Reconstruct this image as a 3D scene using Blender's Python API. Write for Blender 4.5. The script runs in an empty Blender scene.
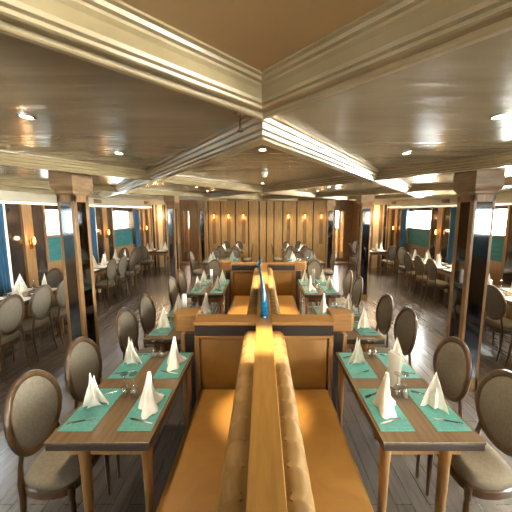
import bpy, bmesh, math, random
from mathutils import Vector, Matrix
random.seed(7)
PI = math.pi
S = bpy.context.scene
COL = S.collection
SQ = 0.68            # plan depth of round things along X in this room

# ------------------------------------------------------------------ materials
def lin(c):
    return tuple(((v/255)/12.92 if v/255 <= .04045 else ((v/255+.055)/1.055)**2.4) for v in c)

def mat(name, col, rough=.5, metal=0, spec=.5, trans=0, coat=0, emit=None, es=0, alpha=1):
    m = bpy.data.materials.new(name); m.use_nodes = True
    b = m.node_tree.nodes['Principled BSDF']
    b.inputs['Base Color'].default_value = (*lin(col), 1)
    b.inputs['Roughness'].default_value = rough
    b.inputs['Metallic'].default_value = metal
    b.inputs['Specular IOR Level'].default_value = spec
    b.inputs['Transmission Weight'].default_value = trans
    b.inputs['Coat Weight'].default_value = coat
    b.inputs['Alpha'].default_value = alpha
    if emit:
        b.inputs['Emission Color'].default_value = (*lin(emit), 1)
        b.inputs['Emission Strength'].default_value = es
    return m

def noisy(m, c1, c2, scale=(1, 1, 1), detail=6, nscale=6, lo=.35, hi=.65, bump=0, bscale=None, rough=None, dist=0):
    """vary the base colour between c1 and c2 with object-space noise, optional bump and roughness range"""
    t = m.node_tree; N = t.nodes; L = t.links
    b = N['Principled BSDF']
    tc = N.new('ShaderNodeTexCoord'); mp = N.new('ShaderNodeMapping')
    mp.inputs['Scale'].default_value = scale
    no = N.new('ShaderNodeTexNoise'); no.inputs['Scale'].default_value = nscale
    no.inputs['Detail'].default_value = detail; no.inputs['Distortion'].default_value = dist
    cr = N.new('ShaderNodeValToRGB')
    cr.color_ramp.elements[0].position = lo; cr.color_ramp.elements[0].color = (*lin(c1), 1)
    cr.color_ramp.elements[1].position = hi; cr.color_ramp.elements[1].color = (*lin(c2), 1)
    L.new(tc.outputs['Object'], mp.inputs['Vector']); L.new(mp.outputs['Vector'], no.inputs['Vector'])
    L.new(no.outputs['Fac'], cr.inputs['Fac']); L.new(cr.outputs['Color'], b.inputs['Base Color'])
    if bump:
        bp = N.new('ShaderNodeBump'); bp.inputs['Strength'].default_value = bump
        bp.inputs['Distance'].default_value = .01
        src = no
        if bscale:
            src = N.new('ShaderNodeTexNoise'); src.inputs['Scale'].default_value = bscale
            src.inputs['Detail'].default_value = 3
            L.new(mp.outputs['Vector'], src.inputs['Vector'])
        L.new(src.outputs['Fac'], bp.inputs['Height']); L.new(bp.outputs['Normal'], b.inputs['Normal'])
    if rough:
        mr = N.new('ShaderNodeMapRange'); mr.inputs['To Min'].default_value = rough[0]; mr.inputs['To Max'].default_value = rough[1]
        L.new(no.outputs['Fac'], mr.inputs['Value']); L.new(mr.outputs['Result'], b.inputs['Roughness'])
    return m

M = {}
M['oak_v'] = noisy(mat('oak_upright', (134, 98, 60), .4), (119, 86, 50), (148, 110, 68), (9, 9, .9), nscale=5, bump=.05)
M['oak_y'] = noisy(mat('oak_lengthwise', (132, 94, 40), .36), (125, 88, 35), (140, 101, 45), (9, .8, 9), nscale=5, bump=.04)
M['oak_x'] = noisy(mat('oak_crosswise', (138, 96, 46), .38), (128, 88, 40), (148, 105, 53), (.8, 9, 9), nscale=5, bump=.04)
M['oak_panel'] = noisy(mat('oak_wall_panel', (176, 138, 84), .45), (162, 124, 73), (188, 150, 95), (7, 7, .6), nscale=4, bump=.04)
M['capital'] = noisy(mat('capital_oak', (128, 98, 66), .45), (114, 86, 56), (136, 106, 72), (1.5, 1.5, 8), nscale=4)
M['gap'] = mat('dark_joint', (38, 28, 20), .6)
M['dark_strip'] = mat('dark_veneer', (44, 36, 32), .3)
M['darkglass'] = noisy(mat('smoked_mirror', (80, 82, 86), .05, metal=1), (72, 74, 80), (92, 93, 96), nscale=3, detail=3)
M['darkpanel'] = noisy(mat('smoked_panel', (40, 34, 32), .12, spec=.7), (30, 26, 26), (54, 45, 40), nscale=3, detail=3)
M['leather'] = noisy(mat('ochre_upholstery', (134, 92, 28), .55), (126, 85, 23), (142, 99, 34), nscale=3.2, detail=5, dist=1.2, bump=.05, bscale=60)
M['leather_back'] = noisy(mat('gold_upholstery', (124, 94, 48), .62, spec=.3), (116, 87, 42), (132, 101, 55), nscale=5, detail=4, bump=.04, bscale=70)
M['ceil'] = noisy(mat('lacquered_ceiling', (140, 125, 98), .2, spec=.7), (133, 118, 91), (147, 132, 105), (.7, 4.5, 1), nscale=2, detail=3, bump=.5, bscale=2.5)
M['ceil_warm'] = noisy(mat('recess_ceiling', (152, 122, 80), .5), (146, 116, 75), (158, 128, 86), nscale=2)
M['mould'] = noisy(mat('painted_moulding', (136, 118, 86), .28), (128, 111, 79), (146, 128, 95), nscale=5)
M['plaster'] = mat('soffit_plaster', (160, 151, 131), .6)
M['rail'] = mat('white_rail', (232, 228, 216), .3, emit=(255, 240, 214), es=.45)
M['post'] = mat('white_post', (228, 224, 212), .3)
M['chairwood'] = noisy(mat('walnut_chair_frame', (74, 54, 34), .28), (62, 44, 27), (86, 63, 40), (4, 4, 4), nscale=6)
M['fabric'] = noisy(mat('taupe_fabric', (138, 126, 106), .85, spec=.12), (102, 95, 82), (113, 105, 92), nscale=60, detail=2, bump=.02, bscale=220)
M['seatfabric'] = noisy(mat('taupe_seat_fabric', (150, 136, 112), .8, spec=.2), (118, 108, 91), (128, 118, 100), nscale=60, detail=2, bump=.02, bscale=220)
M['tabletop'] = noisy(mat('smoked_oak_top', (104, 84, 60), .26, spec=.6), (96, 77, 55), (112, 91, 66), (8, .8, 8), nscale=5, bump=.03)
M['tabledge'] = mat('dark_table_edge', (52, 40, 32), .4)
M['tableleg'] = noisy(mat('beech_leg', (146, 108, 64), .4), (134, 97, 55), (156, 118, 73), (6, 6, .8), nscale=6)
M['mat'] = noisy(mat('teal_woven_mat', (74, 138, 130), .38), (67, 129, 121), (81, 147, 139), nscale=60, detail=2, bump=.12, bscale=300)
M['cloth'] = noisy(mat('white_linen', (238, 230, 216), .75), (232, 223, 208), (244, 238, 226), nscale=20, bump=.08, bscale=120)
M['steel'] = mat('cutlery_steel', (205, 205, 208), .18, metal=1)
M['card'] = mat('white_card', (240, 236, 226), .45)
M['porcelain'] = mat('white_porcelain', (240, 234, 220), .2)
M['teal_panel'] = noisy(mat('teal_blind', (34, 104, 108), .55), (28, 94, 100), (40, 112, 116), (1, 1, 8), nscale=5)
M['curtain'] = noisy(mat('blue_curtain', (20, 72, 102), .7), (15, 60, 90), (28, 86, 118), (8, 8, .8), nscale=4)
M['cream'] = mat('cream_wall', (226, 206, 168), .6)
M['brass'] = mat('brass', (190, 140, 60), .25, metal=1)
M['amber'] = mat('amber_lamp', (255, 190, 90), .4, emit=(255, 176, 84), es=5)
M['lens'] = mat('downlight_lens', (255, 235, 200), .4, emit=(255, 232, 196), es=22)
M['black'] = mat('vent_black', (22, 20, 18), .5)
M['white'] = mat('white_plastic', (232, 226, 212), .4)
M['chrome'] = mat('chrome', (210, 205, 195), .15, metal=1)
M['foot'] = mat('dark_base', (36, 30, 26), .6)
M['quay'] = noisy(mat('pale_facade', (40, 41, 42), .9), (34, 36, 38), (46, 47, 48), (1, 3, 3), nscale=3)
M['quaywin'] = mat('facade_window', (10, 10, 12), .6)

def glass(name, col, rough=0.02, clear=.85):
    m = bpy.data.materials.new(name); m.use_nodes = True
    t = m.node_tree; N = t.nodes; L = t.links
    N.remove(N['Principled BSDF'])
    out = N['Material Output']
    tr = N.new('ShaderNodeBsdfTransparent'); tr.inputs['Color'].default_value = (*lin(col), 1)
    gl = N.new('ShaderNodeBsdfGlossy'); gl.inputs['Roughness'].default_value = rough
    fr0 = N.new('ShaderNodeLayerWeight'); fr0.inputs['Blend'].default_value = .5
    fr = N.new('ShaderNodeMath'); fr.operation = 'POWER'; fr.inputs[1].default_value = 4
    L.new(fr0.outputs['Facing'], fr.inputs[0])
    mx = N.new('ShaderNodeMixShader')
    ma = N.new('ShaderNodeMath'); ma.operation = 'MULTIPLY_ADD'; ma.inputs[1].default_value = 1.0; ma.inputs[2].default_value = (1-clear)*.4
    L.new(fr.outputs[0], ma.inputs[0]); L.new(ma.outputs[0], mx.inputs[0])
    L.new(tr.outputs[0], mx.inputs[1]); L.new(gl.outputs[0], mx.inputs[2]); L.new(mx.outputs[0], out.inputs[0])
    return m
M['pane'] = glass('window_pane', (246, 250, 250))
M['crystal'] = glass('clear_crystal', (236, 238, 238), clear=.45)
M['blueglass'] = noisy(mat('blue_art_glass', (12, 84, 128), .1, spec=.5, coat=.2, trans=.2), (6, 50, 86), (20, 122, 168), (3, 3, 9), nscale=5)

def floor_mat():
    m = mat('plank_floor', (110, 96, 84), .25, spec=1.0)
    t = m.node_tree; N = t.nodes; L = t.links; b = N['Principled BSDF']
    tc = N.new('ShaderNodeTexCoord')
    mp = N.new('ShaderNodeMapping'); mp.inputs['Rotation'].default_value = (0, 0, PI/2)
    br = N.new('ShaderNodeTexBrick'); br.inputs['Scale'].default_value = 1
    br.inputs['Brick Width'].default_value = 1.3; br.inputs['Row Height'].default_value = .11
    br.inputs['Mortar Size'].default_value = .002; br.offset = .37
    br.inputs['Color1'].default_value = (*lin((100, 91, 84)), 1); br.inputs['Color2'].default_value = (*lin((113, 103, 96)), 1)
    br.inputs['Mortar'].default_value = (*lin((66, 57, 51)), 1)
    L.new(tc.outputs['Object'], mp.inputs['Vector']); L.new(mp.outputs['Vector'], br.inputs['Vector'])
    mp2 = N.new('ShaderNodeMapping'); mp2.inputs['Scale'].default_value = (16, 1.3, 1)
    no = N.new('ShaderNodeTexNoise'); no.inputs['Scale'].default_value = 2.2; no.inputs['Detail'].default_value = 8; no.inputs['Distortion'].default_value = .6
    L.new(tc.outputs['Object'], mp2.inputs['Vector']); L.new(mp2.outputs['Vector'], no.inputs['Vector'])
    cr = N.new('ShaderNodeValToRGB'); cr.color_ramp.elements[0].position = .36; cr.color_ramp.elements[0].color = (.72, .71, .70, 1)
    cr.color_ramp.elements[1].position = .62; cr.color_ramp.elements[1].color = (1, 1, 1, 1)
    L.new(no.outputs['Fac'], cr.inputs['Fac'])
    mx = N.new('ShaderNodeMix'); mx.data_type = 'RGBA'; mx.blend_type = 'MULTIPLY'; mx.inputs[0].default_value = 1
    L.new(br.outputs['Color'], mx.inputs[6]); L.new(cr.outputs['Color'], mx.inputs[7]); L.new(mx.outputs[2], b.inputs['Base Color'])
    bp = N.new('ShaderNodeBump'); bp.inputs['Strength'].default_value = .12; bp.inputs['Distance'].default_value = .01
    L.new(no.outputs['Fac'], bp.inputs['Height']); L.new(bp.outputs['Normal'], b.inputs['Normal'])
    return m
M['floor'] = floor_mat()

# ------------------------------------------------------------------ mesh helpers
FLAT = {'top_board', 'top_rail', 'lower_rail', 'stile', 'end_post', 'post_head', 'shaft', 'pilaster', 'door', 'post', 'edge_band', 'tabletop', 'placemat', 'door_step'}
class MB:
    def __init__(s): s.bm = bmesh.new()
    def box(s, x0, x1, y0, y1, z0, z1, bev=0, seg=2):
        r = bmesh.ops.create_cube(s.bm, size=1)
        vs = r['verts']
        for v in vs:
            v.co = Vector(((x0+x1)/2+v.co.x*(x1-x0), (y0+y1)/2+v.co.y*(y1-y0), (z0+z1)/2+v.co.z*(z1-z0)))
        if bev:
            es = list({e for v in vs for e in v.link_edges})
            bmesh.ops.bevel(s.bm, geom=es, offset=bev, segments=seg, affect='EDGES', profile=.5)
        return s
    def prism(s, pts, z0, z1, bev=0):
        lo = [s.bm.verts.new((x, y, z0)) for x, y in pts]; hi = [s.bm.verts.new((x, y, z1)) for x, y in pts]
        n = len(pts); fs = []
        fs.append(s.bm.faces.new(lo[::-1])); fs.append(s.bm.faces.new(hi))
        for i in range(n):
            fs.append(s.bm.faces.new((lo[i], lo[(i+1) % n], hi[(i+1) % n], hi[i])))
        if bev:
            bmesh.ops.bevel(s.bm, geom=list({e for f in fs for e in f.edges}), offset=bev, segments=2, affect='EDGES', profile=.5)
        return s
    def rings(s, rings, cap=True, closed=False):
        R = [[s.bm.verts.new(p) for p in r] for r in rings]
        n = len(R[0])
        for a, b in list(zip(R, R[1:])) + ([(R[-1], R[0])] if closed else []):
            for i in range(n):
                s.bm.faces.new((a[i], a[(i+1) % n], b[(i+1) % n], b[i]))
        if cap and not closed:
            s.bm.faces.new(R[0][::-1]); s.bm.faces.new(R[-1])
        return s
    def tube(s, pts, rad, n=10, sx=1):
        P = [Vector(p) for p in pts]; rr = []
        for i, p in enumerate(P):
            d = (P[min(i+1, len(P)-1)]-P[max(i-1, 0)]).normalized()
            a = Vector((0, 1, 0)) if abs(d.y) < .9 else Vector((1, 0, 0))
            u = d.cross(a).normalized(); v = d.cross(u).normalized()
            r = rad[i] if isinstance(rad, (list, tuple)) else rad
            ring = []
            for k in range(n):
                q = (u*math.cos(2*PI*k/n)+v*math.sin(2*PI*k/n))*r
                q.x *= sx
                ring.append(p+q)
            rr.append(ring)
        return s.rings(rr)
    def lathe(s, prof, n=20, c=(0, 0, 0), sx=1):
        rr = [[(c[0]+r*math.cos(2*PI*k/n)*sx, c[1]+r*math.sin(2*PI*k/n), c[2]+z) for k in range(n)] for r, z in prof]
        return s.rings(rr)
    def grid(s, f, nu, nv):
        V = [[s.bm.verts.new(f(i/nu, j/nv)) for j in range(nv+1)] for i in range(nu+1)]
        for i in range(nu):
            for j in range(nv):
                s.bm.faces.new((V[i][j], V[i+1][j], V[i+1][j+1], V[i][j+1]))
        return s
    def xf(s, f):
        for v in s.bm.verts: v.co = Vector(f(*v.co))
        return s
    def mesh(s, name, material, smooth=True, angle=35, solid=0):
        bm = s.bm
        if solid:
            bmesh.ops.recalc_face_normals(bm, faces=bm.faces)
            bmesh.ops.solidify(bm, geom=list(bm.faces), thickness=solid)
        bmesh.ops.recalc_face_normals(bm, faces=bm.faces)
        me = bpy.data.meshes.new(name); bm.to_mesh(me); bm.free()
        me.materials.append(M[material] if isinstance(material, str) else material)
        if name in FLAT: smooth = False
        if smooth:
            for p in me.polygons: p.use_smooth = True
            me.set_sharp_from_angle(angle=math.radians(angle))
        return me

def link(name, me, parent=None, loc=(0, 0, 0), rz=0):
    o = bpy.data.objects.new(name, me); COL.objects.link(o)
    o.location = loc; o.rotation_euler = (0, 0, rz)
    if parent: o.parent = parent
    return o
def tag(o, label, cat, group=None, kind=None):
    o['label'] = label; o['category'] = cat
    if group: o['group'] = group
    if kind: o['kind'] = kind
    return o
def struct(name, me, parent=None, loc=(0, 0, 0)):
    o = link(name, me, parent, loc)
    if not parent: o['kind'] = 'structure'
    return o
def thing(name, label, cat, parts, loc=(0, 0, 0), rz=0, group=None):
    """parts: list of (name, mesh, [(sub name, mesh)...]) ; copies share mesh data"""
    r = tag(link(name, None, None, loc, rz), label, cat, group)
    for p in parts:
        c = link(p[0], p[1], r)
        if len(p) > 2:
            for q in p[2]: link(q[0], q[1], c)
    return r

def sheer(y):  # the deck head rises gently towards the far end of the ship
    return .0027*(y-4)**2 if y > 4 else 0

# ------------------------------------------------------------------ room shell
XL, XR, YB, YF, ZC = -4.0, 4.5, -3.0, 12.0, 2.33
YE = 11.0            # end walls of the side bays
b = MB().box(XL-.2, XR+.2, YB-.2, 16.2, -.12, 0)
struct('floor', b.mesh('floor', 'floor', False))

# ceiling: strips so that the sheer is followed
b = MB()
NY = 38
for i in range(NY):
    ya = YB-.2+(16.4)*i/NY; yb = YB-.2+(16.4)*(i+1)/NY
# the first recess is a diamond cut-out, so the ceiling is built as polygons round it
RV, RX = 1.28, 1.04      # recess vertex Y, half width at y=RN
RN = .15
def cz(x, y, dz=0): return (x, y, ZC+sheer(y)+dz)
bm = b.bm
def quad(*p):
    bm.faces.new([bm.verts.new(q) for q in p])
for x0, x1 in ((XL-.2, -RX), (RX, XR+.2)):
    quad(cz(x0, YB-.2), cz(x1, YB-.2), cz(x1, RV), cz(x0, RV))
quad(cz(-RX, RV), cz(-RX, RN), cz(0, RV)); quad(cz(RX, RV), cz(0, RV), cz(RX, RN))
quad(cz(-RX, YB-.2), cz(0, YB-.2), cz(0, -.95), cz(-RX, RN)); quad(cz(RX, YB-.2), cz(RX, RN), cz(0, -.95), cz(0, YB-.2))
for i in range(NY):
    ya = RV+(16.2-RV)*i/NY; yb = RV+(16.2-RV)*(i+1)/NY
    quad(cz(XL-.2, ya), cz(XR+.2, ya), cz(XR+.2, yb), cz(XL-.2, yb))
bmesh.ops.remove_doubles(bm, verts=bm.verts, dist=1e-4)
for v in list(bm.verts): pass
g = bmesh.ops.extrude_face_region(bm, geom=list(bm.faces))
for v in [e for e in g['geom'] if isinstance(e, bmesh.types.BMVert)]: v.co.z += .4
ceiling = struct('ceiling', b.mesh('ceiling', 'ceil', False))
b = MB().prism([(-RX-.1, RN), (0, -1.05), (RX+.1, RN), (0, RV+.1)], 2.372, 2.42)
struct('ceiling_recess', b.mesh('ceiling_recess', 'ceil_warm', False))

def sweep(path, prof, material, name, closed=False):
    """profile (offset to the right of travel, z) carried along a plan path with mitred corners"""
    P = [Vector((x, y)) for x, y in path]; n = len(P); rr = []
    for i, p in enumerate(P):
        if closed: d1 = (p-P[i-1]).normalized(); d2 = (P[(i+1) % n]-p).normalized()
        else:
            d1 = (p-P[max(i-1, 0)]).normalized() if i else (P[1]-p).normalized()
            d2 = (P[min(i+1, n-1)]-p).normalized() if i < n-1 else d1
        n1 = Vector((d1.y, -d1.x)); n2 = Vector((d2.y, -d2.x))
        m = (n1+n2).normalized(); k = 1/max(.3, m.dot(n1))
        rr.append([(p.x+m.x*k*o, p.y+m.y*k*o, z+sheer(p.y)) for o, z in prof])
    return MB().rings(rr, cap=not closed, closed=closed).mesh(name, material, False)

# crown of the first recess (seen overhead): profile from recess field down and outward to a lip below the lower ceiling
crown = [(-.125, 2.385), (-.125, 2.366), (-.112, 2.364), (-.109, 2.354), (-.096, 2.352), (-.093, 2.346), (-.080, 2.338), (-.068, 2.326), (-.060, 2.318),
         (-.056, 2.308), (-.042, 2.306), (-.039, 2.298), (-.030, 2.296), (-.027, 2.306), (.020, 2.308), (.024, 2.298), (.030, 2.294), (.048, 2.294), (.052, 2.302),
         (.064, 2.312), (.068, 2.322), (.075, 2.324), (.075, 2.40)]
# travel so that the right-hand side is outside the diamond
dm = [(0, 1.275), (-1.03, .16), (0, -.95), (.96, .14)]
struct('trim_1', sweep(dm, crown, 'mould', 'trim_1', True))

# lattice of diagonal beams
HX, HY, V0 = 1.14, 1.725, 1.545
w = .045
bp = [(-.125, 2.36), (-.125, 2.318), (-.11, 2.315), (-.105, 2.300), (-.09, 2.297), (-.082, 2.278), (-.062, 2.275), (-.057, 2.262), (-.035, 2.260), (-.03, 2.250),
      (.03, 2.250), (.035, 2.260), (.057, 2.262), (.062, 2.275), (.082, 2.278), (.09, 2.297), (.105, 2.300), (.11, 2.315), (.125, 2.318), (.125, 2.36)]
def node(i, j): return (i*HX, V0+HY*j)
tn = 2
for j in range(-1, 6):
    # one zigzag beam across the room per row, mitred at every corner
    nodes = [node(i, j+(1 if (i+j) % 2 else 0)) for i in range(-3, 5)]
    ext = []
    for x in (-1, 1):
        (xa, ya), (xb, yb) = (nodes[0], nodes[1]) if x < 0 else (nodes[-1], nodes[-2])
    nodes = [n for n in nodes if XL < n[0] < XR]
    if j == -1: runs = [[n for n in nodes if n[0] < -2], [n for n in nodes if n[0] > 2]]
    elif j >= 5: runs = [[n for n in nodes if abs(n[0]) < 2.4]]
    else: runs = [nodes]
    for run in runs:
        if len(run) < 2: continue
        pts = []
        for (xa, ya), (xb, yb) in zip(run, run[1:]):
            pts += [(xa+(xb-xa)*t/4, ya+(yb-ya)*t/4) for t in range(4)]
        pts.append(run[-1])
        struct(f'trim_{tn}', sweep(pts, bp, 'mould', f'trim_{tn}')); tn += 1

# side walls -----------------------------------------------------------------
MODY = [-1.72]+[7.35+2.58*k for k in range(-2, 2)]
wn = 1
def side_wall(sgn, X, nm):
    global wn
    # built along local +x outward = sgn ; interior face at X
    def bx(b, d0, d1, y0, y1, z0, z1, bev=0):
        a, c = X+sgn*d0, X+sgn*d1
        return b.box(min(a, c), max(a, c), y0, y1, z0, z1, bev)
    wall = MB()
    bx(wall, .08, .2, YB, YE, -.02, 1.0)          # low wall
    segs = []
    for y in MODY:
        if y+2.25 < YE: segs.append((y+.92, y+2.25))      # window openings
    prev = YB
    for y0, y1 in segs:
        if y0 >= YE: break
        bx(wall, .08, .2, prev, y0, 1.0, 2.12); prev = y1
    bx(wall, .08, .2, prev, YE, 1.0, 2.12)
    o = struct(f'wall_{nm}', wall.mesh(f'wall_{nm}', 'oak_v', False))
    up = MB()
    n = 14
    for i in range(n):
        ya, yb = YB+(YE-YB)*i/n, YB+(YE-YB)*(i+1)/n
        z = sheer((ya+yb)/2)
        bx(up, .0, .2, ya, yb, 2.10, 2.40+z)
    struct('soffit', up.mesh('soffit', 'plaster', False), o)
    pts = [(X-sgn*.0, YB+(YE-YB)*i/14) for i in range(15)]
    if sgn > 0: pts = pts[::-1]
    cor = [(-.10, 2.38), (-.10, 2.30), (-.02, 2.27), (.0, 2.27), (.06, 2.30), (.08, 2.32), (.14, 2.325), (.14, 2.40)]
    struct('cornice', sweep(pts, [(q, z) for q, z in cor], 'mould', 'cornice'), o)
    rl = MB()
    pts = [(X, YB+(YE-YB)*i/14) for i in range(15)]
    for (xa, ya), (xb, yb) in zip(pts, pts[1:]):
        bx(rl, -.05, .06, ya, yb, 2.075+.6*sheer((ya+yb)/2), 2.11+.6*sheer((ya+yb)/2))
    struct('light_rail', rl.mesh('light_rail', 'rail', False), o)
    for y in MODY:
        b = MB(); bx(b, .0, .05, y-.03, y+.03, 0, 2.08, .008); struct('post', b.mesh('post', 'post'), o)
        for a, c in ((.05, .36), (.62, .9)):
            if y+c > YE: continue
            b = MB(); bx(b, .05, .085, y+a, y+c, .62, 2.08); struct('smoked_panel', b.mesh('smoked_panel', 'darkpanel', False), o)
        if y+.6 < YE:
            b = MB(); bx(b, .02, .085, y+.38, y+.6, 0, 2.08, .006); struct('pilaster', b.mesh('pilaster', 'oak_v'), o)
        y0, y1 = y+.92, min(y+2.25, YE)
        if y1-y0 < .5: continue
        wo = struct(f'window_{wn}', None, None, (X, (y0+y1)/2, 1.5)); wn += 1
        l = lambda bb, d0, d1, ya, yb, z0, z1: bb.box(min(sgn*d0, sgn*d1), max(sgn*d0, sgn*d1), ya-(y0+y1)/2, yb-(y0+y1)/2, z0-1.5, z1-1.5)
        b = MB()
        l(b, .03, .2, y0-.03, y0+.02, 1.0, 2.1); l(b, .03, .2, y1-.02, y1+.03, 1.0, 2.1); l(b, .06, .2, y0, y1, 1.47, 1.51)
        struct('window_frame', b.mesh('window_frame', 'oak_v', False), wo)
        b = MB(); l(b, .08, .16, y0, y1, 1.0, 1.48); struct('teal_blind', b.mesh('teal_blind', 'teal_panel', False), wo)
        b = MB(); l(b, .06, .18, y0, y1, 2.0, 2.1); struct('valance', b.mesh('valance', 'darkpanel', False), wo)
        b = MB(); l(b, .12, .125, y0, y1, 1.5, 2.01); struct('window_pane', b.mesh('window_pane', 'pane', False), wo)
    return o
wl = side_wall(-1, XL, 'left'); wr = side_wall(1, XR, 'right')

# curtains: pleated, one at the far end of each window
def curtain_mesh(wd):
    b = MB()
    b.grid(lambda u, v: (.022*math.sin(u*PI*12)*(1-.2*v), (u-.5)*wd*(1-.08*math.sin(v*PI)), .55+1.52*v), 60, 8)
    return b.mesh('curtain', 'curtain', True, 80, solid=.004)
cm = curtain_mesh(.36)
nth = ['', 'nearest to the viewer', 'second from the viewer', 'third from the viewer', '']
for sgn, X, nm in ((-1, XL, 'left'), (1, XR, 'right')):
    for k, y in enumerate(MODY[:-1]):
        if y+2.4 < 1.5: continue
        tag(link('curtain', cm, None, (X-sgn*.035, y+2.34, 0)), f'pleated blue curtain beside the {nm} window wall, {nth[k]}', 'curtain', 'blue window curtains')

# wall sconces on the pilasters
sc_plate = MB().box(-.012, .012, -.03, .03, -.11, .07, .006).mesh('backplate', 'brass')
sc_arm = MB().tube([(.01, 0, -.06), (.04, 0, -.075), (.06, 0, -.05), (.06, 0, -.02)], .006, 8).mesh('arm', 'brass')
sc_shade = MB().lathe([(.012, -.02), (.022, 0), (.026, .03), (.018, .07), (.006, .1)], 14, (.06, 0, 0), SQ).mesh('lamp_shade', 'amber')
def plight(name, loc, e, col=(1, .66, .32), r=.03):
    l = bpy.data.lights.new(name, 'POINT'); l.energy = e; l.color = col; l.shadow_soft_size = r
    o = bpy.data.objects.new(name, l); COL.objects.link(o); o.location = loc
for sgn, X, nm in ((-1, XL, 'left'), (1, XR, 'right')):
    for k, y in enumerate(MODY):
        if y < 2: continue
        if y+.49 > YE: continue
        thing('wall_sconce', f'brass wall lamp with amber shade on the {["","near","second","third","last"][k]} {nm} pilaster', 'wall lamp',
              [('backplate', sc_plate), ('arm', sc_arm), ('lamp_shade', sc_shade)], (X-sgn*.0+sgn*.005, y+.49, 1.42), 0 if sgn < 0 else PI, 'window wall sconces')
        plight('sconce_light', (X-sgn*.14, y+.49, 1.5), 2.2)

# air vents on the soffit
vf = MB().box(0, .015, -.17, .17, -.05, .05, .004).mesh('vent_frame', 'oak_y')
vs = MB()
for i in range(5): vs.box(.014, .02, -.15, .15, -.038+i*.017, -.03+i*.017)
vs = vs.mesh('grille', 'black', False)
for sgn, X, nm in ((-1, XL, 'left'), (1, XR, 'right')):
    for k, y in enumerate((7.5, 10.6) if sgn < 0 else (7.6, 10.6)):
        thing('air_vent', f'dark slatted air vent on the {nm} soffit, {["nearer","farther"][k]} one', 'vent', [('vent_frame', vf), ('grille', vs)],
              (X, y, 2.19+sheer(y)), 0 if sgn < 0 else PI, 'soffit air vents')

# end walls of the bays and the far wall
def end_wall(x0, x1, nm, sgn):
    b = MB().box(min(x0+sgn*.2, x1), max(x0+sgn*.2, x1), YE, YE+.12, 0, 2.6)
    o = struct(f'wall_{nm}_end', b.mesh(f'wall_{nm}_end', 'cream', False))
    outer, inner = (x0, x1)
    W = abs(x1-x0); s = 1 if x1 > x0 else -1
    for a, c, m_, n_ in ((.0, .05, 'oak_v', 'oak_strip'), (.1, .18, 'darkpanel', 'smoked_strip'), (.26, .37, 'oak_v', 'oak_strip'), (.62, .72, 'oak_v', 'oak_strip'), (.74, .8, 'darkpanel', 'smoked_strip'), (.93, 1.0, 'oak_v', 'oak_strip')):
        xa, xb = outer+s*W*a, outer+s*W*c
        p = MB().box(min(xa, xb), max(xa, xb), YE-.05, YE, 0, 2.25, .004); struct(n_, p.mesh(n_, m_), o)
    p = MB().box(min(x0, x1), max(x0, x1), YE-.06, YE, 2.25, 2.6); struct('header', p.mesh('header', 'plaster', False), o)
    # return wall to the far wall
    q = MB().box(min(x1, x1+s*.1), max(x1, x1+s*.1), YE, YF+.1, 0, 2.7); struct('return_panel', q.mesh('return_panel', 'oak_v', False), o)
    plight('niche_light', (outer+s*W*.48, YE-.3, 1.9), 6, (1, .74, .45), .05)
    plight('niche_light', (outer+s*W*.88, YE-.3, 1.9), 5, (1, .74, .45), .05)
end_wall(XL, -3.32, 'left', -1); end_wall(XR, 3.62, 'right', 1)

# far wall: broad oak boards with dark joints, six niches with lamps
FX0, FX1 = -2.55, 2.75
b = MB().box(FX0, FX1, YF+.05, YF+.2, 0, 2.7)
fw = struct('wall_far', b.mesh('wall_far', 'gap', False))
px = lambda x: (x-262.6)/305*12.1
joints = [FX0, px(209), px(221.3), px(235.8), px(248.8), px(259.2), px(266.3), px(273.8), px(282.5), px(296.3), px(312.5), FX1]
niche = [px(214.5), px(229), px(243.7), px(288), px(304.2), px(320.5)]
b = MB()
for a, c in zip(joints, joints[1:]):
    ni = [n for n in niche if a < n < c]
    a += .022; c -= .022
    if ni:
        n = ni[0]; h = .075
        b.box(a, n-h, YF, YF+.05, 0, 2.62, .005); b.box(n+h, c, YF, YF+.05, 0, 2.62, .005)
        b.box(n-h-.0, n+h, YF, YF+.05, 0, .75); b.box(n-h, n+h, YF, YF+.05, 1.98, 2.62)
    else:
        b.box(a, c, YF, YF+.05, 0, 2.62, .005)
struct('oak_boards', b.mesh('oak_boards', 'oak_panel', False), fw)
b = MB()
for n in niche: b.box(n-.075, n+.075, YF+.045, YF+.052, .75, 1.98)
struct('niche_backs', b.mesh('niche_backs', 'oak_v', False), fw)
fl_cap = MB().box(-.05, .05, -.05, 0, .085, .1, .003).mesh('cap', 'brass')
fl_body = MB().lathe([(.018, -.07), (.024, -.03), (.024, .05), (.015, .08)], 12, (0, -.03, 0), SQ).mesh('lamp_shade', 'amber')
onl = ['left outer', 'left middle', 'left inner', 'right inner', 'right middle', 'right outer']
for n, q in zip(niche, onl):
    thing('niche_lamp', f'glowing amber lamp in the {q} slot of the far oak wall', 'wall lamp', [('cap', fl_cap), ('lamp_shade', fl_body)], (n, YF+.03, 1.84), 0, 'far wall niche lamps')
    plight('niche_lamp_light', (n, YF-.06, 1.78), 1.2)

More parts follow.
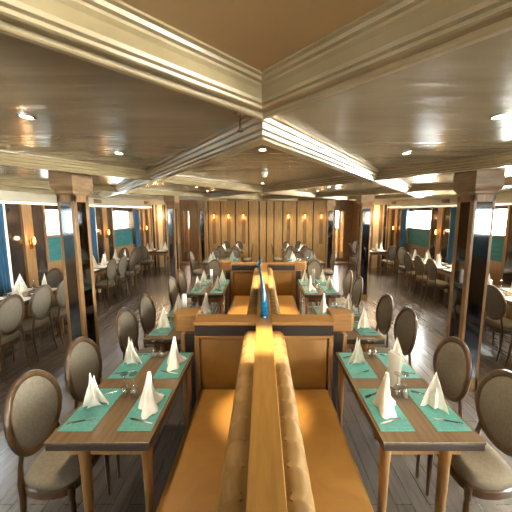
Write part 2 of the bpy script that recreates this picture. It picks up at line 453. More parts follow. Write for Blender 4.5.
# glazed doors beside the far wall, and the lobby behind them
dn = 1
for x0, x1, nm in ((-3.22, FX0, 'left'), (FX1, 3.52, 'right')):
    fr = MB(); fr.box(x0-.06, x0+.08, YF, YF+.12, 0, 2.7, .004); fr.box(x1-.3, x1+.0, YF, YF+.12, 0, 2.7, .004); fr.box(x0+.08, x1-.3, YF+.005, YF+.11, 2.12, 2.7, .004)
    o = struct(f'door_{dn}', fr.mesh('door', 'oak_v')); dn += 1
    a, c = x0+.08, x1-.3
    m_ = (a+c)/2
    l = MB()
    for xa, xb in ((a, m_-.005), (m_+.005, c)):
        l.box(xa, xa+.035, YF+.03, YF+.07, .02, 2.12); l.box(xb-.035, xb, YF+.03, YF+.07, .02, 2.12); l.box(xa, xb, YF+.03, YF+.07, .02, .2); l.box(xa, xb, YF+.03, YF+.07, 2.04, 2.12)
    struct('door_leaf', l.mesh('door_leaf', 'oak_v', False), o)
    g = MB().box(a+.035, c-.035, YF+.048, YF+.052, .2, 2.04); struct('door_pane', g.mesh('door_pane', 'pane', False), o)
    h = MB().tube([(m_-.03, YF+.0, 1.0), (m_-.03, YF+.0, 1.3)], .008, 8).mesh('door_handle', 'chrome'); struct('door_handle', h, o)
    s_ = MB().box(x0-.1, x1, YF-.45, YF, 0, .06, .004); struct('door_step', s_.mesh('door_step', 'oak_x'), o)
b = MB().box(XL, XR, 15.6, 15.8, 0, 1.25)
for x0, x1 in ((XL, -3.75), (-3.0, 3.1), (3.9, XR)): b.box(x0, x1, 15.6, 15.8, 1.25, 2.15)
b.box(XL, XR, 15.6, 15.8, 2.15, 3.0)
struct('wall_lobby', b.mesh('wall_lobby', 'oak_panel', False))
b = MB().box(XL-.1, XL, YF, 15.7, 0, 3).box(XR, XR+.1, YF, 15.7, 0, 3).box(-2.4, -2.3, YF+.2, 15.6, 0, 3).box(2.5, 2.6, YF+.2, 15.6, 0, 3)
struct('wall_lobby_sides', b.mesh('wall_lobby_sides', 'oak_panel', False))
b = MB().box(XL-.2, XR+.2, YB-.2, YB, 0, 1.05).box(XL-.2, XR+.2, YB-.2, YB, 2.1, 2.8)
rw = [(-3.6, -2.2), (-1.9, -.5), (.7, 2.1), (2.5, 3.9)]
pv = XL-.2
for x0, x1 in rw: b.box(pv, x0, YB-.2, YB, 1.05, 2.1); pv = x1
b.box(pv, XR+.2, YB-.2, YB, 1.05, 2.1)
struct('wall_behind', b.mesh('wall_behind', 'oak_panel', False))
for x0, x1 in rw:
    b = MB().box(x0, x0+.04, YB-.16, YB+.02, 1.05, 2.1).box(x1-.04, x1, YB-.16, YB+.02, 1.05, 2.1).box(x0, x1, YB-.16, YB+.02, 1.05, 1.1)
    wo = struct(f'window_{wn}', b.mesh('window', 'oak_v', False)); wn += 1
    struct('window_pane', MB().box(x0, x1, YB-.1, YB-.095, 1.05, 2.1).mesh('window_pane', 'pane', False), wo)

# pale facade across the water on the left side, seen through the panes
f = thing('exterior_building', 'pale building with a grid of windows seen through the left panes', 'building', [])
f['kind'] = 'thing'
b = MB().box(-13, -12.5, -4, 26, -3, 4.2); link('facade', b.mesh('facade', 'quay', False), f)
gw = MB().box(-12.5, -12.47, -.35, .35, -.3, .3).mesh('window', 'quaywin', False)
for i in range(12):
    for z in (.6, 1.6, 2.7): link('window', gw, f, (0, 4+i*1.7, z))

# ------------------------------------------------------------------ columns
def column(x0, x1, y0, y1, label, zc):
    xc, yc = (x0+x1)/2, (y0+y1)/2
    w, d = (x1-x0)/2, (y1-y0)/2
    ft, gl = [], []
    e = .014
    ey = .05
    parts = []
    body = MB().box(-w+.012, w-.012, -d+.012, d-.012, 0, zc)
    # corner stiles and rails
    for sx in (-1, 1):
        for sy in (-1, 1):
            xa, xb = sorted((sx*w, sx*(w-e-.014))); ya, yb = sorted((sy*d, sy*(d-ey-.01)))
            body.box(xa, xb, ya, yb, 0, 2.1, .003)
    body.box(-w, w, -d, d, 0, .14, .003); body.box(-w, w, -d, d, 2.03, 2.12, .003)
    parts.append(('shaft', body.mesh('shaft', 'oak_v')))
    iw, idp = w-e-.014, d-ey-.01
    for sy in (-1, 1):
        p = MB().box(-iw, iw, sy*(d-.006)-.004, sy*(d-.006)+.004, .14, 2.03); parts.append(('mirror_panel', p.mesh('mirror_panel', 'darkglass', False)))
    for sx in (-1, 1):
        p = MB().box(sx*(w-.006)-.004, sx*(w-.006)+.004, -idp, idp, .14, 2.03); parts.append(('mirror_panel', p.mesh('mirror_panel', 'darkglass', False)))
    c = MB()
    k = lambda g, z: [(-w-g*.7, -d-g, z), (w+g*.7, -d-g, z), (w+g*.7, d+g, z), (-w-g*.7, d+g, z)]
    c.rings([k(.0, 2.10), k(.012, 2.115), k(.012, 2.135), k(.04, 2.165), k(.045, 2.18), k(.045, zc)])
    parts.append(('capital', c.mesh('capital', 'capital', False)))
    thing('column', label, 'column', parts, (xc, yc, 0), 0, 'mirrored oak columns')
for k, (y0, y1) in enumerate(((3.1, 3.375), (6.6, 6.87), (10.05, 10.32))):
    q = ['nearest', 'middle', 'farthest'][k]
    zc = ZC+sheer(y0)+.02
    column(-2.06, -1.895, y0, y1, f'{q} column of the left aisle, oak with dark mirror panels', zc)
    column(2.12, 2.335, y0, y1, f'{q} column of the right aisle, oak with dark mirror panels', zc)

# ------------------------------------------------------------------ banquettes
PC = .012            # partition centre X
b = MB().box(PC-.062, PC+.062, -1.2, 5.55, .0, .985)
dvd = thing('booth_divider', 'long low oak divider running between the two rows of ochre benches', 'divider', [('panel', b.mesh('panel', 'oak_y', False)),
      ('top_board', MB().box(PC-.063, PC+.063, -1.2, 5.60, .985, 1.02, .004).mesh('top_board', 'oak_y'))])

def bench(sgn, y0, y1, label):
    L = y1-y0
    parts = []
    parts.append(('plinth', MB().box(*sorted((sgn*.07, sgn*.50)), 0, L, 0, .30).mesh('plinth', 'foot', False)))
    parts.append(('seat_cushion', MB().box(*sorted((sgn*.10, sgn*.545)), .0, L, .30, .452, .028, 4).mesh('seat_cushion', 'leather')))
    # tufted back: upright channels
    n = max(2, round(L/.135)); m = n*8
    prof = [(.0, .42), (.155, .42), (.165, .50), (.150, .62), (.128, .76), (.108, .88), (.092, .945), (.07, .965), (.03, .968), (.0, .962)]
    def prof_at(v):
        t = v*(len(prof)-1); i = min(int(t), len(prof)-2); f = t-i
        return (prof[i][0]*(1-f)+prof[i+1][0]*f, prof[i][1]*(1-f)+prof[i+1][1]*f)
    b = MB(); rows = []
    for i in range(m+1):
        y = L*i/m; c = abs(math.sin(PI*i/8))**.4
        ring = []
        for j in range(28):
            p, z = prof_at(j/27)
            act = 1 if p > .02 else 0
            dp = act*(-.016*(1-c)); dz = (-.010*(1-c)) if z > .9 else 0
            ring.append((sgn*(.0645+max(0, p+dp)), y, z+dz))
        rows.append(ring)
    b.rings(rows)
    parts.append(('backrest', b.mesh('backrest', 'leather_back', True, 60)))
    thing('banquette_bench', label, 'bench', parts, (PC, y0, 0), 0, 'ochre banquette benches')
bench(-1, -1.0, 2.40, 'ochre upholstered bench with tufted back, front row, left of the divider')
bench(1, -1.0, 2.40, 'ochre upholstered bench with tufted back, front row, right of the divider')
bench(-1, 2.63, 5.40, 'ochre upholstered bench with tufted back, second row, left of the divider')
bench(1, 2.63, 5.40, 'ochre upholstered bench with tufted back, second row, right of the divider')

def crossback(sgn, y0, label):
    X = lambda a, c: sorted((sgn*a, sgn*c))
    P = []
    P.append(('panel', MB().box(*X(.066, .565), .06, .19, .0, 1.0).mesh('panel', 'oak_x', False)))
    P.append(('top_rail', MB().box(*X(.066, .578), 0.0, .20, 1.0, 1.03, .004).mesh('top_rail', 'oak_x')))
    P.append(('inlay_strip', MB().box(*X(.066, .572), .012, .07, .906, 1.0).mesh('inlay_strip', 'dark_strip', False)))
    P.append(('lower_rail', MB().box(*X(.066, .572), .004, .07, .884, .906, .003).mesh('lower_rail', 'oak_x')))
    P.append(('stile', MB().box(*X(.538, .574), .012, .07, 0, .884, .003).mesh('stile', 'oak_v')))
    P.append(('upholstered_panel', MB().box(*X(.07, .536), .022, .075, .40, .882, .02, 3).mesh('upholstered_panel', 'leather')))
    pb = MB().box(*X(.60, .69), .14, .29, 0, .872)
    P.append(('end_post', MB().box(*X(.69, .722), .13, .30, 0, .872, .003).box(*X(.575, .60), .10, .30, 0, .872, .003).mesh('end_post', 'oak_v'), [('post_inlay', pb.mesh('post_inlay', 'dark_strip', False))]))
    hp = [(.60, .20), (.775, .20), (.812, .25), (.812, .36), (.775, .42), (.60, .42)]
    pts = [(sgn*x, y) for x, y in hp]
    if sgn < 0: pts = pts[::-1]
    P.append(('post_head', MB().prism(pts, .872, 1.022, .003).mesh('post_head', 'oak_x')))
    thing('bench_end', label, 'screen', P, (PC, y0, 0), 0, 'oak cross screens closing the benches')
crossback(-1, 2.40, 'oak end screen with dark inlay closing the front bench, left half')
crossback(1, 2.40, 'oak end screen with dark inlay closing the front bench, right half')
crossback(-1, 5.40, 'oak end screen with dark inlay closing the second bench, left half')
crossback(1, 5.40, 'oak end screen with dark inlay closing the second bench, right half')

# blue art glass vase on the divider
b = MB(); rr = []
ctr = [(0, 0), (.03, 0), (.12, 0), (.2, -.002), (.27, -.008), (.34, -.02), (.42, -.034), (.48, -.043)]
rad = [.046, .05, .056, .047, .026, .019, .016, .017]
zz = [0, .02, .09, .17, .25, .33, .41, .455]
for i, (z, r) in enumerate(zip(zz, rad)):
    cx = [0, 0, .0, -.002, -.008, -.02, -.034, -.042][i]
    rr.append([(cx+r*.62*math.cos(2*PI*k/20)*(1+.12*math.cos(3*(2*PI*k/20)+z*9)), r*math.sin(2*PI*k/20)*(1+.12*math.cos(3*(2*PI*k/20)+z*9)), z) for k in range(20)])
body = b.rings(rr).mesh('body', 'blueglass', True, 70)
b = MB()
for dx, dy, h in ((-.024, -.01, .06), (.018, .012, .075), (.0, .02, .045), (.004, -.02, .05)):
    b.tube([(-.042, 0, .445), (-.042+dx*.6, dy*.6, .445+h*.5), (-.042+dx, dy, .445+h)], [.010, .009, .004], 8, SQ)
lips = b.mesh('flared_lip', 'blueglass')
base = MB().lathe([(.05, 0), (.054, .006), (.05, .022), (.04, .026)], 20, (0, 0, 0), SQ).mesh('foot', 'blueglass')
thing('glass_vase', 'tall twisted blue glass vase standing on the oak divider', 'vase', [('body', body), ('flared_lip', lips), ('foot', base)], (PC+.002, 2.56, 1.02))

# ------------------------------------------------------------------ chairs
def chair_parts(orient):
    """oval-back dining chair facing +X (orient x) or +Y (orient y)"""
    def T(x, y, z):
        return (x*SQ, y*.96, z) if orient == 'x' else (-y*SQ, x, z)
    P = []
    # seat frame outline: rounded front
    out = []
    for k in range(28):
        a = 2*PI*k/28; c, s = math.cos(a), math.sin(a)
        q = 2/3.4
        x = .235*math.copysign(abs(c)**q, c); y = .235*math.copysign(abs(s)**q, s)
        y *= 1-.10*(1 if x < 0 else 0)*abs(x)/.235
        out.append((x, y))
    b = MB().rings([[(x*.97, y*.97, .375) for x, y in out], [(x, y, .382) for x, y in out], [(x, y, .425) for x, y in out], [(x*.97, y*.97, .432) for x, y in out]])
    P.append(('seat_frame', b.xf(T).mesh('seat_frame', 'chairwood')))
    b = MB().rings([[(x*s, y*s, z) for x, y in out] for s, z in ((.95, .428), (.985, .445), (.975, .466), (.92, .482), (.75, .492), (.4, .497))])
    P.append(('seat_cushion', b.xf(T).mesh('seat_cushion', 'seatfabric', True, 60)))
    # oval back, raked
    tilt = math.radians(11); cx, cz, ry, rz = -.262, .745, .205, .225
    def oval(a, ro, off):
        y = (ry+ro)*math.cos(a); h = (rz+ro)*math.sin(a)
        return (cx - h*math.sin(tilt)+off*math.cos(tilt) - .03*(math.cos(a)**2)*-1, y, cz+h*math.cos(tilt)+off*math.sin(tilt))
    b = MB(); rr = []
    for k in range(36):
        a = 2*PI*k/36
        rr.append([oval(a, ro, of) for ro, of in ((-.022, -.014), (-.010, -.021), (.012, -.018), (.019, 0), (.012, .018), (-.010, .021), (-.022, .014))])
    b.rings(rr, closed=True)
    P.append(('back_frame', b.xf(T).mesh('back_frame', 'chairwood', True, 60)))
    b = MB(); n = 36
    def disc(of, dome):
        return [[oval(2*PI*k/n, -.018-(ry-.018)*t, of+dome*(1-(1-t)**2)) if False else
                 (lambda e, o_: (e[0]*(1-t)+o_[0]*t, e[1]*(1-t)+o_[1]*t, e[2]*(1-t)+o_[2]*t))(oval(2*PI*k/n, -.018, of), (cx+dome, 0, cz)) if t < 1 else (cx+of+dome, 0, cz)
                 for k in range(n)] for t in (0, .12, .3, .55, .8, .97)]
    fr = disc(.014, .0)
    front = []
    for t in (0, .1, .25, .5, .75, .98):
        ring = []
        for k in range(n):
            a = 2*PI*k/n; e = oval(a, -.018, .008); s = 1-t
            y = e[1]*s; h = (rz-.018)*math.sin(a)*s
            ring.append((cx-h*math.sin(tilt)+.008+.030*math.cos(a)**2*s*s+.022*(1-s**3), y, cz+h*math.cos(tilt)))
        front.append(ring)
    back = []
    for t in (.98, .75, .5, .25, .1, 0):
        ring = []
        for k in range(n):
            a = 2*PI*k/n; s = 1-t
            y = oval(a, -.018, 0)[1]*s; h = (rz-.018)*math.sin(a)*s
            ring.append((cx-h*math.sin(tilt)-.008+.030*math.cos(a)**2*s*s-.012*(1-s**3), y, cz+h*math.cos(tilt)))
        back.append(ring)
    b.rings(front); b.rings(back)
    P.append(('back_pad', b.xf(T).mesh('back_pad', 'fabric', True, 60)))
    for s in (-1, 1):
        b = MB().tube([(-.205, s*.185, .37), (-.215, s*.182, .44), (-.222, s*.165, .52), (-.222, s*.150, .585), (-.222, s*.140, .62)], [.021, .020, .017, .015, .014], 10)
        P.append(('back_post', b.xf(T).mesh('back_post', 'chairwood')))
    for s in (-1, 1):
        b = MB().tube([(.195, s*.185, .425), (.197, s*.187, .36), (.197, s*.187, .34), (.200, s*.188, .30), (.202, s*.19, .02), (.202, s*.19, 0)], [.024, .024, .018, .021, .013, .012], 10)
        P.append(('leg', b.xf(T).mesh('leg', 'chairwood')))
        b = MB().tube([(-.205, s*.183, .42), (-.212, s*.185, .28), (-.235, s*.188, .13), (-.275, s*.192, 0)], [.022, .020, .016, .012], 10)
        P.append(('leg', b.xf(T).mesh('leg', 'chairwood')))
    return P
CX, CY = chair_parts('x'), chair_parts('y')
def chair(x, y, facing, label, group):
    o, rz = {'+x': (CX, 0), '-x': (CX, PI), '+y': (CY, 0), '-y': (CY, PI)}[facing]
    return thing('dining_chair', label, 'chair', o, (x, y, 0), rz, group)

# ------------------------------------------------------------------ tables and settings
def table(x0, x1, y0, y1, label, group, inset=(.055, .055)):
    w, d = (x1-x0)/2, (y1-y0)/2
    P = [('tabletop', MB().box(-w, w, -d, d, .738, .752, .002).mesh('tabletop', 'tabletop'), [('edge_band', MB().box(-w+.002, w-.002, -d+.003, d-.003, .700, .738, .003).mesh('edge_band', 'tabledge'))]),
         ('apron', MB().box(-w+.07, w-.07, -d+.075, -d+.10, .62, .70).box(-w+.07, w-.07, d-.10, d-.075, .62, .70).box(-w+.05, -w+.068, -d+.10, d-.10, .62, .70).box(w-.068, w-.05, -d+.10, d-.10, .62, .70).mesh('apron', 'tableleg', False))]
    for sx in (-1, 1):
        for sy in (-1, 1):
            cx, cy = sx*(w-inset[0 if sx < 0 else 1]), sy*(d-.065)
            P.append(('leg', MB().lathe([(.024, 0), (.026, .01), (.036, .60), (.040, .64), (.040, .70)], 16, (cx, cy, 0), SQ).mesh('leg', 'tableleg')))
    return thing('dining_table', label, 'table', P, ((x0+x1)/2, (y0+y1)/2, 0), 0, group)

mat_me = {}
def mat_mesh(w, d, m='mat'):
    k = (round(w, 3), round(d, 3), m)
    if k not in mat_me: mat_me[k] = MB().box(-w/2, w/2, -d/2, d/2, 0, .004, .0015).mesh('placemat', m)
    return mat_me[k]

def napkin_sail():
    """upright folded napkin with twin peaks, opening towards +X; real folds and a loose skirt"""
    b = MB()
    def f(u, v):
        a = (u-.5)*2.5
        r = .058*(1-.62*v)+.006*math.sin(u*PI*5)*(1-v)
        top = .155+.05*math.exp(-((u-.36)/.10)**2)+.038*math.exp(-((u-.66)/.08)**2)-.09*abs(u-.5)
        lean = .012*v
        return (-r*math.cos(a)*1.1+.03-.0*v+lean, r*math.sin(a)*1.45, .002+v*top)
    b.grid(f, 30, 10)
    def g(u, v):  # inner leaf
        a = (u-.5)*1.9
        r = .04*(1-.7*v)
        top = .13-.16*abs(u-.45)
        return (-r*math.cos(a)+.035, r*math.sin(a)*1.5, .002+v*top)
    b.grid(g, 16, 8)
    return b
def napkin_cone():
    """tall twisted cone with two draped tails"""
    b = MB(); rr = []
    for i in range(15):
        t = i/14
        ring = []
        for k in range(28):
            a = 2*PI*k/28
            r = .012+.048*(1-t)**1.15
            flare = max(0, 1-t*2.6)**1.5
            r *= 1+.22*math.cos(5*a+t*2)*(1-t)
            ex = 1+1.15*flare*max(0, math.cos(a-.4))**3+.95*flare*max(0, math.cos(a+2.0))**4
            ring.append((r*ex*math.cos(a)*.9+.012*t, r*ex*math.sin(a)*1.05-.01*t, .002+.195*t**.9+(.0 if t else 0)))
        rr.append(ring)
    b.rings(rr)
    return b
def napkin_peak():
    """simple folded pyramid: two triangular wings meeting at a raised spine"""
    b = MB()
    def f(u, v):
        s = (u-.5)*2
        top = .185*(1-abs(s))**.85+.012
        y = s*.085*(1-.15*v); x = -.035+.075*abs(s)**.8*(1-.3*v)+.010*math.sin(s*6)*(1-v)+.03*v*(1-abs(s))
        return (x, y, .002+v*top)
    b.grid(f, 24, 10)
    def g(u, v):
        s = (u-.5)*2
        top = .12*(1-abs(s))**1.0+.006
        return (.03-.06*abs(s)**.9+.004, s*.06, .002+v*top)
    b.grid(g, 16, 6)
    return b
def nap_mesh(maker, rz, sc=1, solid=.0025):
    c, s = math.cos(rz), math.sin(rz)
    b = maker()
    b.xf(lambda x, y, z: ((x*c-y*s)*sc*.74, (x*s+y*c)*sc, z*sc))
    return b.mesh('napkin', 'cloth', True, 50, solid=solid if maker is not napkin_cone else 0)
NAP = {}
for nm, mk in (('sail', napkin_sail), ('cone', napkin_cone), ('peak', napkin_peak)):
    NAP[nm] = [nap_mesh(mk, r-PI/2, 1.18 if nm == 'sail' else 1.1) for r in ((.25, .5, .05, -.25, -.5, -.05) if nm != 'cone' else (1.5, 1.9, 1.2, 2.2, 1.7, 2.5))]

NAP['big'] = [nap_mesh(napkin_peak, r-PI/2, 1.35) for r in (.3, .6, 0, -.3, -.6, .9)]
def squeeze(b): return b.xf(lambda x, y, z: (x*SQ, y, z))
def knife_b():
    b = MB(); b.prism([(-.006, -.105), (.006, -.105), (.007, .0), (.009, .03), (.009, .09), (.002, .112), (-.006, .09), (-.006, 0)], 0, .0028, .0008); return b
def fork_b():
    b = MB(); b.prism([(-.006, -.10), (.006, -.10), (.004, .03), (.011, .05), (.011, .06), (-.011, .06), (-.011, .05), (-.004, .03)], 0, .003, .0008)
    for i in range(4): b.box(-.011+i*.0062, -.0075+i*.0062, .058, .105, 0, .0026)
    return b
def turn(b, a): 
    c, s = math.cos(a), math.sin(a)
    return b.xf(lambda x, y, z: ((x*c-y*s)*SQ, x*s+y*c, z))
KN = [turn(knife_b(), a).mesh('knife', 'steel', False) for a in (PI/2+.25, PI/2-.2)]
FK = [turn(fork_b(), a).mesh('fork', 'steel', False) for a in (PI/2+.35, PI/2-.3)]
# stemmed glasses stand upside down, rim on the table
g_bowl = MB().rings([[(r*math.cos(2*PI*k/18)*SQ, r*math.sin(2*PI*k/18), z) for k in range(18)] for r, z in ((.030, 0), (.034, .022), (.034, .045), (.026, .066), (.006, .08))], cap=False).mesh('bowl', 'crystal')
g_stem = MB().lathe([(.006, .078), (.004, .09), (.004, .138), (.007, .146)], 10, (0, 0, 0), SQ).mesh('stem', 'crystal')
g_foot = MB().lathe([(.007, .144), (.031, .149), (.031, .153)], 18, (0, 0, 0), SQ).mesh('foot', 'crystal')
menu_me = MB()
menu_me.grid(lambda u, v: (.030*math.cos((u-.5)*2.6)*.8, .062*(u-.5)*2*.8+.0, .0+v*.235), 14, 4)
menu_me.grid(lambda u, v: (-.030*math.cos((u-.5)*2.2)*.6, .055*(u-.5)*2*.9, .0+v*(.225+.012*math.sin(u*PI))), 14, 4)
menu_me = menu_me.mesh('menu_card', 'card', True, 60, solid=.003)
sh_body = MB().lathe([(.018, 0), (.021, .012), (.017, .04), (.012, .055)], 14, (0, 0, 0), SQ).mesh('body', 'porcelain')
sh_cap = MB().lathe([(.013, .054), (.014, .06), (.008, .07), (.003, .072)], 14, (0, 0, 0), SQ).mesh('cap', 'chrome')
ZT = .752
rnd = random.Random(3)
def setting(x, y, inward, where, table_name, style, cut=True, w=.185, d=.40, gx=.13, gy=.12, bay=False):
    """one place setting: mat, napkin, glass, cutlery. inward = +1 if the table centre lies towards +x"""
    tag(link('placemat', mat_mesh(w, d, 'cloth' if bay else 'mat'), None, (x, y, ZT)), f'{"white" if bay else "teal"} placemat on {table_name}, {where}', 'placemat', 'glare-whitened placemats' if bay else 'teal placemats')  # bay mats are coloured white to stand for blown-out window glare
    z = ZT+.0045
    if bay: me = NAP['big'][rnd.choice(range(6))]
    elif inward > 0: me = NAP[style][rnd.choice((0, 1, 2))]
    else: me = NAP[style][rnd.choice((3, 4, 5))]
    kind = {'sail': 'twin-peaked white napkin', 'cone': 'tall cone-shaped white napkin', 'peak': 'single-peaked white napkin'}[style]
    tag(link('napkin', me, None, (x, y+(.01 if cut else 0), z)), f'{kind} on {table_name}, {where}', 'napkin', 'white folded napkins')
    if cut:
        tag(link('knife', KN[0 if inward > 0 else 1], None, (x-.008*inward, y-.125, z)), f'steel knife lying on {table_name}, {where}', 'knife', 'table knives')
        tag(link('fork', FK[0 if inward > 0 else 1], None, (x-.008*inward, y+.135, z)), f'steel fork lying on {table_name}, {where}', 'fork', 'table forks')
    thing('wine_glass', f'upturned wine glass on {table_name}, {where}', 'glass', [('bowl', g_bowl), ('stem', g_stem), ('foot', g_foot)], (x+inward*gx, y+gy, ZT+.0005), 0, 'upturned wine glasses')

def menu(x, y, nm, rz=0):
    tag(link('menu_card', menu_me, None, (x, y, ZT+.0005), rz), f'tall white folded menu card standing on {nm}', 'menu', 'standing menu cards')
def shaker(x, y, nm, q=''):
    thing('salt_shaker', f'small white shaker{q} beside the menu card on {nm}', 'shaker', [('body', sh_body), ('cap', sh_cap)], (x, y, ZT+.0005), 0, 'salt and pepper shakers')

# booth tables
rows = [('front', 1.41, 2.44), ('second', 2.71, 3.76), ('third', 4.32, 5.36)]
for q, y0, y1 in rows:
    for sd, x0, x1 in (('left', -1.115, -.578), ('right', .615, 1.14)):
        nm = f'the {q} {sd} booth table'
        table(x0, x1, y0, y1, f'dark-topped oak table with beech legs, {q} beside the {sd} benches', 'booth tables', (.165, .04) if sd == 'left' else (.04, .165))
        near = q == 'front'
        for xi, (xm, side) in enumerate(((x0+.11, 'outer'), (x1-.11, 'inner')) if sd == 'left' else ((x0+.11, 'inner'), (x1-.11, 'outer'))):
            for yi, (ym, e) in enumerate(((y0+.28, 'near'), (y1-.22, 'far'))):
                place = ('aisle side' if side == 'outer' else 'bench side')+f', {e} place'
                inward = 1 if xi == 0 else -1
                if sd == 'left': style = 'sail' if side == 'outer' else 'cone'
                else: style = 'peak' if side == 'outer' else ('sail' if e == 'far' else 'cone')
                if not near: style = 'peak' if side == 'outer' else rnd.choice(('peak', 'cone'))
                setting(xm, ym, inward, place, nm, style, cut=True)
        # chairs on the aisle side
        for yc, e in zip({'front': (1.67, 2.175), 'second': (2.93, 3.46), 'third': (4.50, 5.02)}[q], ('near', 'far')):
            if sd == 'left': chair(-1.185, yc, '+x', f'oval-back taupe chair at the {e} aisle place of {nm}', 'aisle chairs')
            else: chair(1.265, yc, '-x', f'oval-back taupe chair at the {e} aisle place of {nm}', 'aisle chairs')
menu(.885, 1.93, 'the front right booth table', .4); shaker(.905, 1.80, 'the front right booth table')
menu(-.915, 3.46, 'the second left booth table', -.2)
menu(-.865, 5.05, 'the third left booth table', .1)
shaker(-.85, 4.78, 'the third left booth table'); menu(.86, 5.08, 'the third right booth table', .2); shaker(.86, 4.72, 'the third right booth table')

# chairs at the far heads of the third booth tables
chair(-1.0, 5.98, '-y', 'oval-back chair at the head of the third left booth table', 'head chairs')
chair(1.08, 5.98, '-y', 'oval-back chair at the head of the third right booth table', 'head chairs')

# tables before the far oak wall
for sd, s in (('left', -1), ('right', 1)):
    for q, ya, yb, x0, x1 in (('nearer', 7.25, 8.0, .55, 1.5), ('farther', 9.55, 10.3, .62, 1.5)):
        nm = f'the {q} {sd} oak-wall table'
        xa, xb = sorted((s*x0, s*x1))
        table(xa, xb, ya, yb, f'dark-topped table standing before the far oak wall, {q} on the {sd}', 'tables before the oak wall')
        for xm, cx in ((xa+.22, 'first'), (xb-.22, 'second')):
            for ym, e in ((ya+.19, 'near'), (yb-.19, 'far')):
                setting(xm, ym, 1 if cx == 'first' else -1, f'{cx} {e} place', nm, 'peak', cut=False, w=.26, d=.27, gx=.14, gy=.02)
                if e == 'far': chair(xm, yb+.12, '-y', f'oval-back chair on the far side of {nm}, {cx} place', 'oak wall chairs')
                elif q == 'farther' : chair(xm, ya-.12, '+y', f'oval-back chair on the near side of {nm}, {cx} place', 'oak wall chairs')
        if q == 'nearer': chair(s*(x1+.14), (ya+yb)/2+.1, '+x' if s < 0 else '-x', f'oval-back chair at the aisle end of {nm}', 'oak wall chairs')
        else: chair(s*(x0-.12), (ya+yb)/2, '-x' if s < 0 else '+x', f'oval-back chair seen edge-on at the inner end of {nm}', 'oak wall chairs')

# long tables along the windows
for sd, s, dx in (('left', -1, 0), ('right', 1, .12)):
    spec = (('near', 3.17, 3.78, 3.20, 4.78, 3), ('middle', 3.44 if s < 0 else 3.82, 3.92 if s < 0 else 4.4, 5.95, 8.10, 4))
    for q, x0, x1, y0, y1, n in spec:
        if s > 0 and q == 'near': x0, x1 = 3.30, 3.92
        xa, xb = sorted((s*x0, s*x1))
        nm = f'the {q} {sd} window table'
        table(xa, xb, y0, y1, f'long dark-topped table along the {sd} windows, {q} one', 'window tables')
        for k in range(n):
            ym = y0+(y1-y0)*(k+.5)/n
            ordn = ['first', 'second', 'third', 'fourth'][k]
            for xm, side in ((s*(x0+.12), 'room side'), (s*(x1-.12), 'window side')):
                setting(xm, ym, (1 if (side == 'room side') == (s < 0) else -1)*(-1), f'{side}, {ordn} place', nm, 'peak', cut=False, w=.2, d=.36, gx=.12, gy=.1, bay=True)
        if q == 'near':
            yy = (3.44, 3.95, 4.45)
        else:
            yy = (6.4, 6.92, 7.46)
        for k, yc in enumerate(yy):
            chair(s*(x0-.06), yc, '-x' if s < 0 else '+x', f'oval-back chair on the room side of {nm}, {["first","second","third"][k]} place', 'window table chairs')
        for k, xo in enumerate((.13, .47)):
            chair(s*(x0+xo), y1+.20, '-y', f'oval-back chair at the far end of {nm}, {["inner","outer"][k]} one', 'window table chairs')
    nm = f'the far {sd} window table'
    xa, xb = sorted((s*(3.02+dx), s*(3.92+dx*2.5)))
    table(xa, xb, 9.55, 10.35, f'dark-topped table in the far {sd} corner by the bay end wall', 'window tables')
    for xm, cx in ((s*(3.25+dx), 'inner'), (s*(3.68+dx), 'outer')):
        for ym, e in ((9.74, 'near'), (10.15, 'far')):
            setting(xm, ym, 1 if (cx == 'outer') == (s < 0) else -1, f'{cx} {e} place', nm, 'peak', cut=False, w=.26, d=.28, gx=.15, gy=.02, bay=True)
    chair(s*(3.62+dx*2.5), 9.43, '+y', f'oval-back chair with its back to us at {nm}', 'window table chairs')
    chair(s*(3.2+dx), 10.5, '-y', f'oval-back chair on the far side of {nm}', 'window table chairs')
    chair(s*(2.9+dx), 9.9, '-x' if s < 0 else '+x', f'oval-back chair at the aisle end of {nm}', 'window table chairs')
menu(-3.62, 3.66, 'the near left window table', .3); menu(-3.7, 7.06, 'the middle left window table', 0); menu(4.1, 7.06, 'the middle right window table', 0)

# ------------------------------------------------------------------ ceiling fittings and lamps
dl_ring = MB().rings([[(r*.85*math.cos(2*PI*k/20)*SQ, r*.85*math.sin(2*PI*k/20), z) for k in range(20)] for r, z in ((.036, 0), (.052, -.001), (.052, -.006), (.036, -.008))], closed=True).mesh('trim_ring', 'chrome')
dl_lens = MB().lathe([(.0315, -.001), (.0315, -.004)], 20, (0, 0, 0), SQ).mesh('lens', 'lens')
def down(x, y, label, e=34, z=None, size=110):
    z = ZC+sheer(y) if z is None else z
    thing('downlight', label, 'ceiling light', [('trim_ring', dl_ring), ('lens', dl_lens)], (x, y, z), 0, 'recessed downlights')
    l = bpy.data.lights.new('downlight_beam', 'SPOT'); l.energy = e; l.color = (1, .83, .60); l.spot_size = math.radians(size); l.spot_blend = .7; l.shadow_soft_size = .04
    o = bpy.data.objects.new('downlight_beam', l); COL.objects.link(o); o.location = (x, y, z-.03)
ordn = ['first', 'second', 'third']
for k in range(3):
    y = 3.45*k
    for s, nm in ((-1, 'left'), (1, 'right')):
        down(s*1.03, 1.40+y, f'recessed downlight in the {ordn[k]} lacquered panel {nm} of centre, nearer of two', 34*(1+.6*k))
        down(s*1.0, 2.20+y, f'recessed downlight in the {ordn[k]} lacquered panel {nm} of centre, farther of two', 34*(1+.6*k))
        down(s*3.2, 3.1+y, f'added fill downlight over the {nm} bay, {ordn[k]} from the viewer', 42*(1+.35*k))  # no lamp known over the bays; added to brighten them
    down(0, (2.08, 4.25, 8.6)[k], f'recessed downlight above the divider line, {ordn[k]} light from the viewer', 330, size=(25, 42, 50)[k])

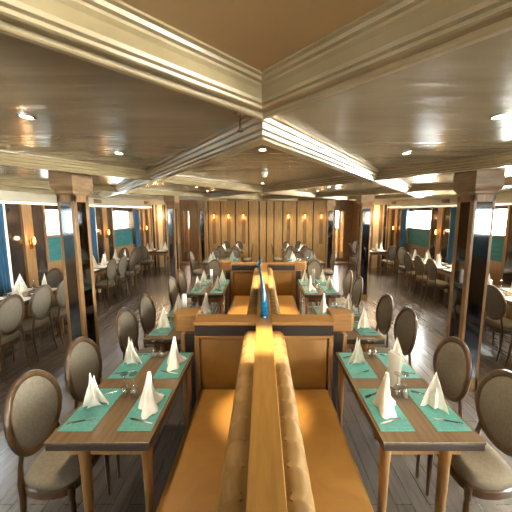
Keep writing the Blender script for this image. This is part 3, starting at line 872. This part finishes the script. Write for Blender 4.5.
for x, nm in ((-2.95, 'left'), (3.15, 'right')):
    down(x, 13.2, f'added fill downlight in the lobby behind the {nm} glazed door', 60)  # invented lobby lamps that lighten the door area
for x, nm in ((-1.5, 'left'), (0, 'centre'), (1.5, 'right')):
    down(x, 11.3, f'added fill downlight washing the far oak wall, {nm} one', 45)  # extra lamps put in to lift the brightness of the wall
sp = [('flange', MB().lathe([(.03, -.002), (.03, -.008), (.012, -.012)], 16, (0, 0, 0), SQ).mesh('flange', 'chrome')),
      ('stem', MB().lathe([(.007, -.01), (.007, -.06), (.011, -.065), (.011, -.075)], 10, (0, 0, 0), SQ).mesh('stem', 'chrome')),
      ('deflector', MB().lathe([(.02, -.075), (.02, -.078)], 12, (0, 0, 0), SQ).mesh('deflector', 'chrome'))]
thing('fire_sprinkler', 'small chrome sprinkler hanging from the ceiling beside the beam junction', 'sprinkler', sp, (-.095, 1.36, ZC))
sd = [('base', MB().lathe([(.05, 0), (.05, -.015)], 18, (0, 0, 0), SQ).mesh('base', 'white')), ('sensor', MB().lathe([(.042, -.015), (.038, -.04), (.02, -.05)], 18, (0, 0, 0), SQ).mesh('sensor', 'white'))]
thing('smoke_detector', 'round white smoke detector under the first diamond ceiling field', 'detector', sd, (.02, 3.2, ZC))

# ------------------------------------------------------------------ daylight, camera, view
W = bpy.data.worlds.new('sky'); S.world = W; W.use_nodes = True
t = W.node_tree; N = t.nodes; L = t.links
bg = N['Background']
tc = N.new('ShaderNodeTexCoord'); sx = N.new('ShaderNodeSeparateXYZ'); mr = N.new('ShaderNodeMapRange')
mr.interpolation_type = 'LINEAR'
mr.inputs['From Min'].default_value = .1; mr.inputs['From Max'].default_value = 1
mr.inputs['To Min'].default_value = 12.0; mr.inputs['To Max'].default_value = 160.0
L.new(tc.outputs['Generated'], sx.inputs[0]); L.new(sx.outputs['X'], mr.inputs['Value']); my = N.new('ShaderNodeMapRange'); my.inputs['From Min'].default_value = -.9; my.inputs['From Max'].default_value = -.3
my.inputs['To Min'].default_value = .5; my.inputs['To Max'].default_value = 1
mm = N.new('ShaderNodeMath'); mm.operation = 'MULTIPLY'
L.new(sx.outputs['Y'], my.inputs['Value']); L.new(my.outputs['Result'], mm.inputs[1])
L.new(mr.outputs['Result'], mm.inputs[0]); L.new(mm.outputs[0], bg.inputs['Strength'])
mc = N.new('ShaderNodeMix'); mc.data_type = 'RGBA'
mf = N.new('ShaderNodeMapRange'); mf.inputs['From Min'].default_value = -1
L.new(sx.outputs['X'], mf.inputs['Value']); L.new(mf.outputs['Result'], mc.inputs[0])
mc.inputs[6].default_value = (.72, .86, 1, 1); mc.inputs[7].default_value = (1, .95, .86, 1)
L.new(mc.outputs[2], bg.inputs['Color'])

cam = bpy.data.cameras.new('camera'); co = bpy.data.objects.new('camera', cam); COL.objects.link(co)
cam.sensor_width = 36; cam.lens = 36*305/512; cam.shift_x = -6.6/512
cam.clip_start = .02
co.location = (0, 0, 1.9); co.rotation_euler = (math.radians(90-7.7), 0, 0)
S.camera = co
S.view_settings.view_transform = 'Standard'; S.view_settings.look = 'None'; S.view_settings.gamma = 1
S.view_settings.exposure = 0.92
S.cycles.max_bounces = 10; S.cycles.diffuse_bounces = 6; S.cycles.glossy_bounces = 5; S.cycles.transparent_max_bounces = 16
S.cycles.use_denoising = True
S.cycles.sample_clamp_indirect = 20
S.cycles.caustics_reflective = False; S.cycles.caustics_refractive = False
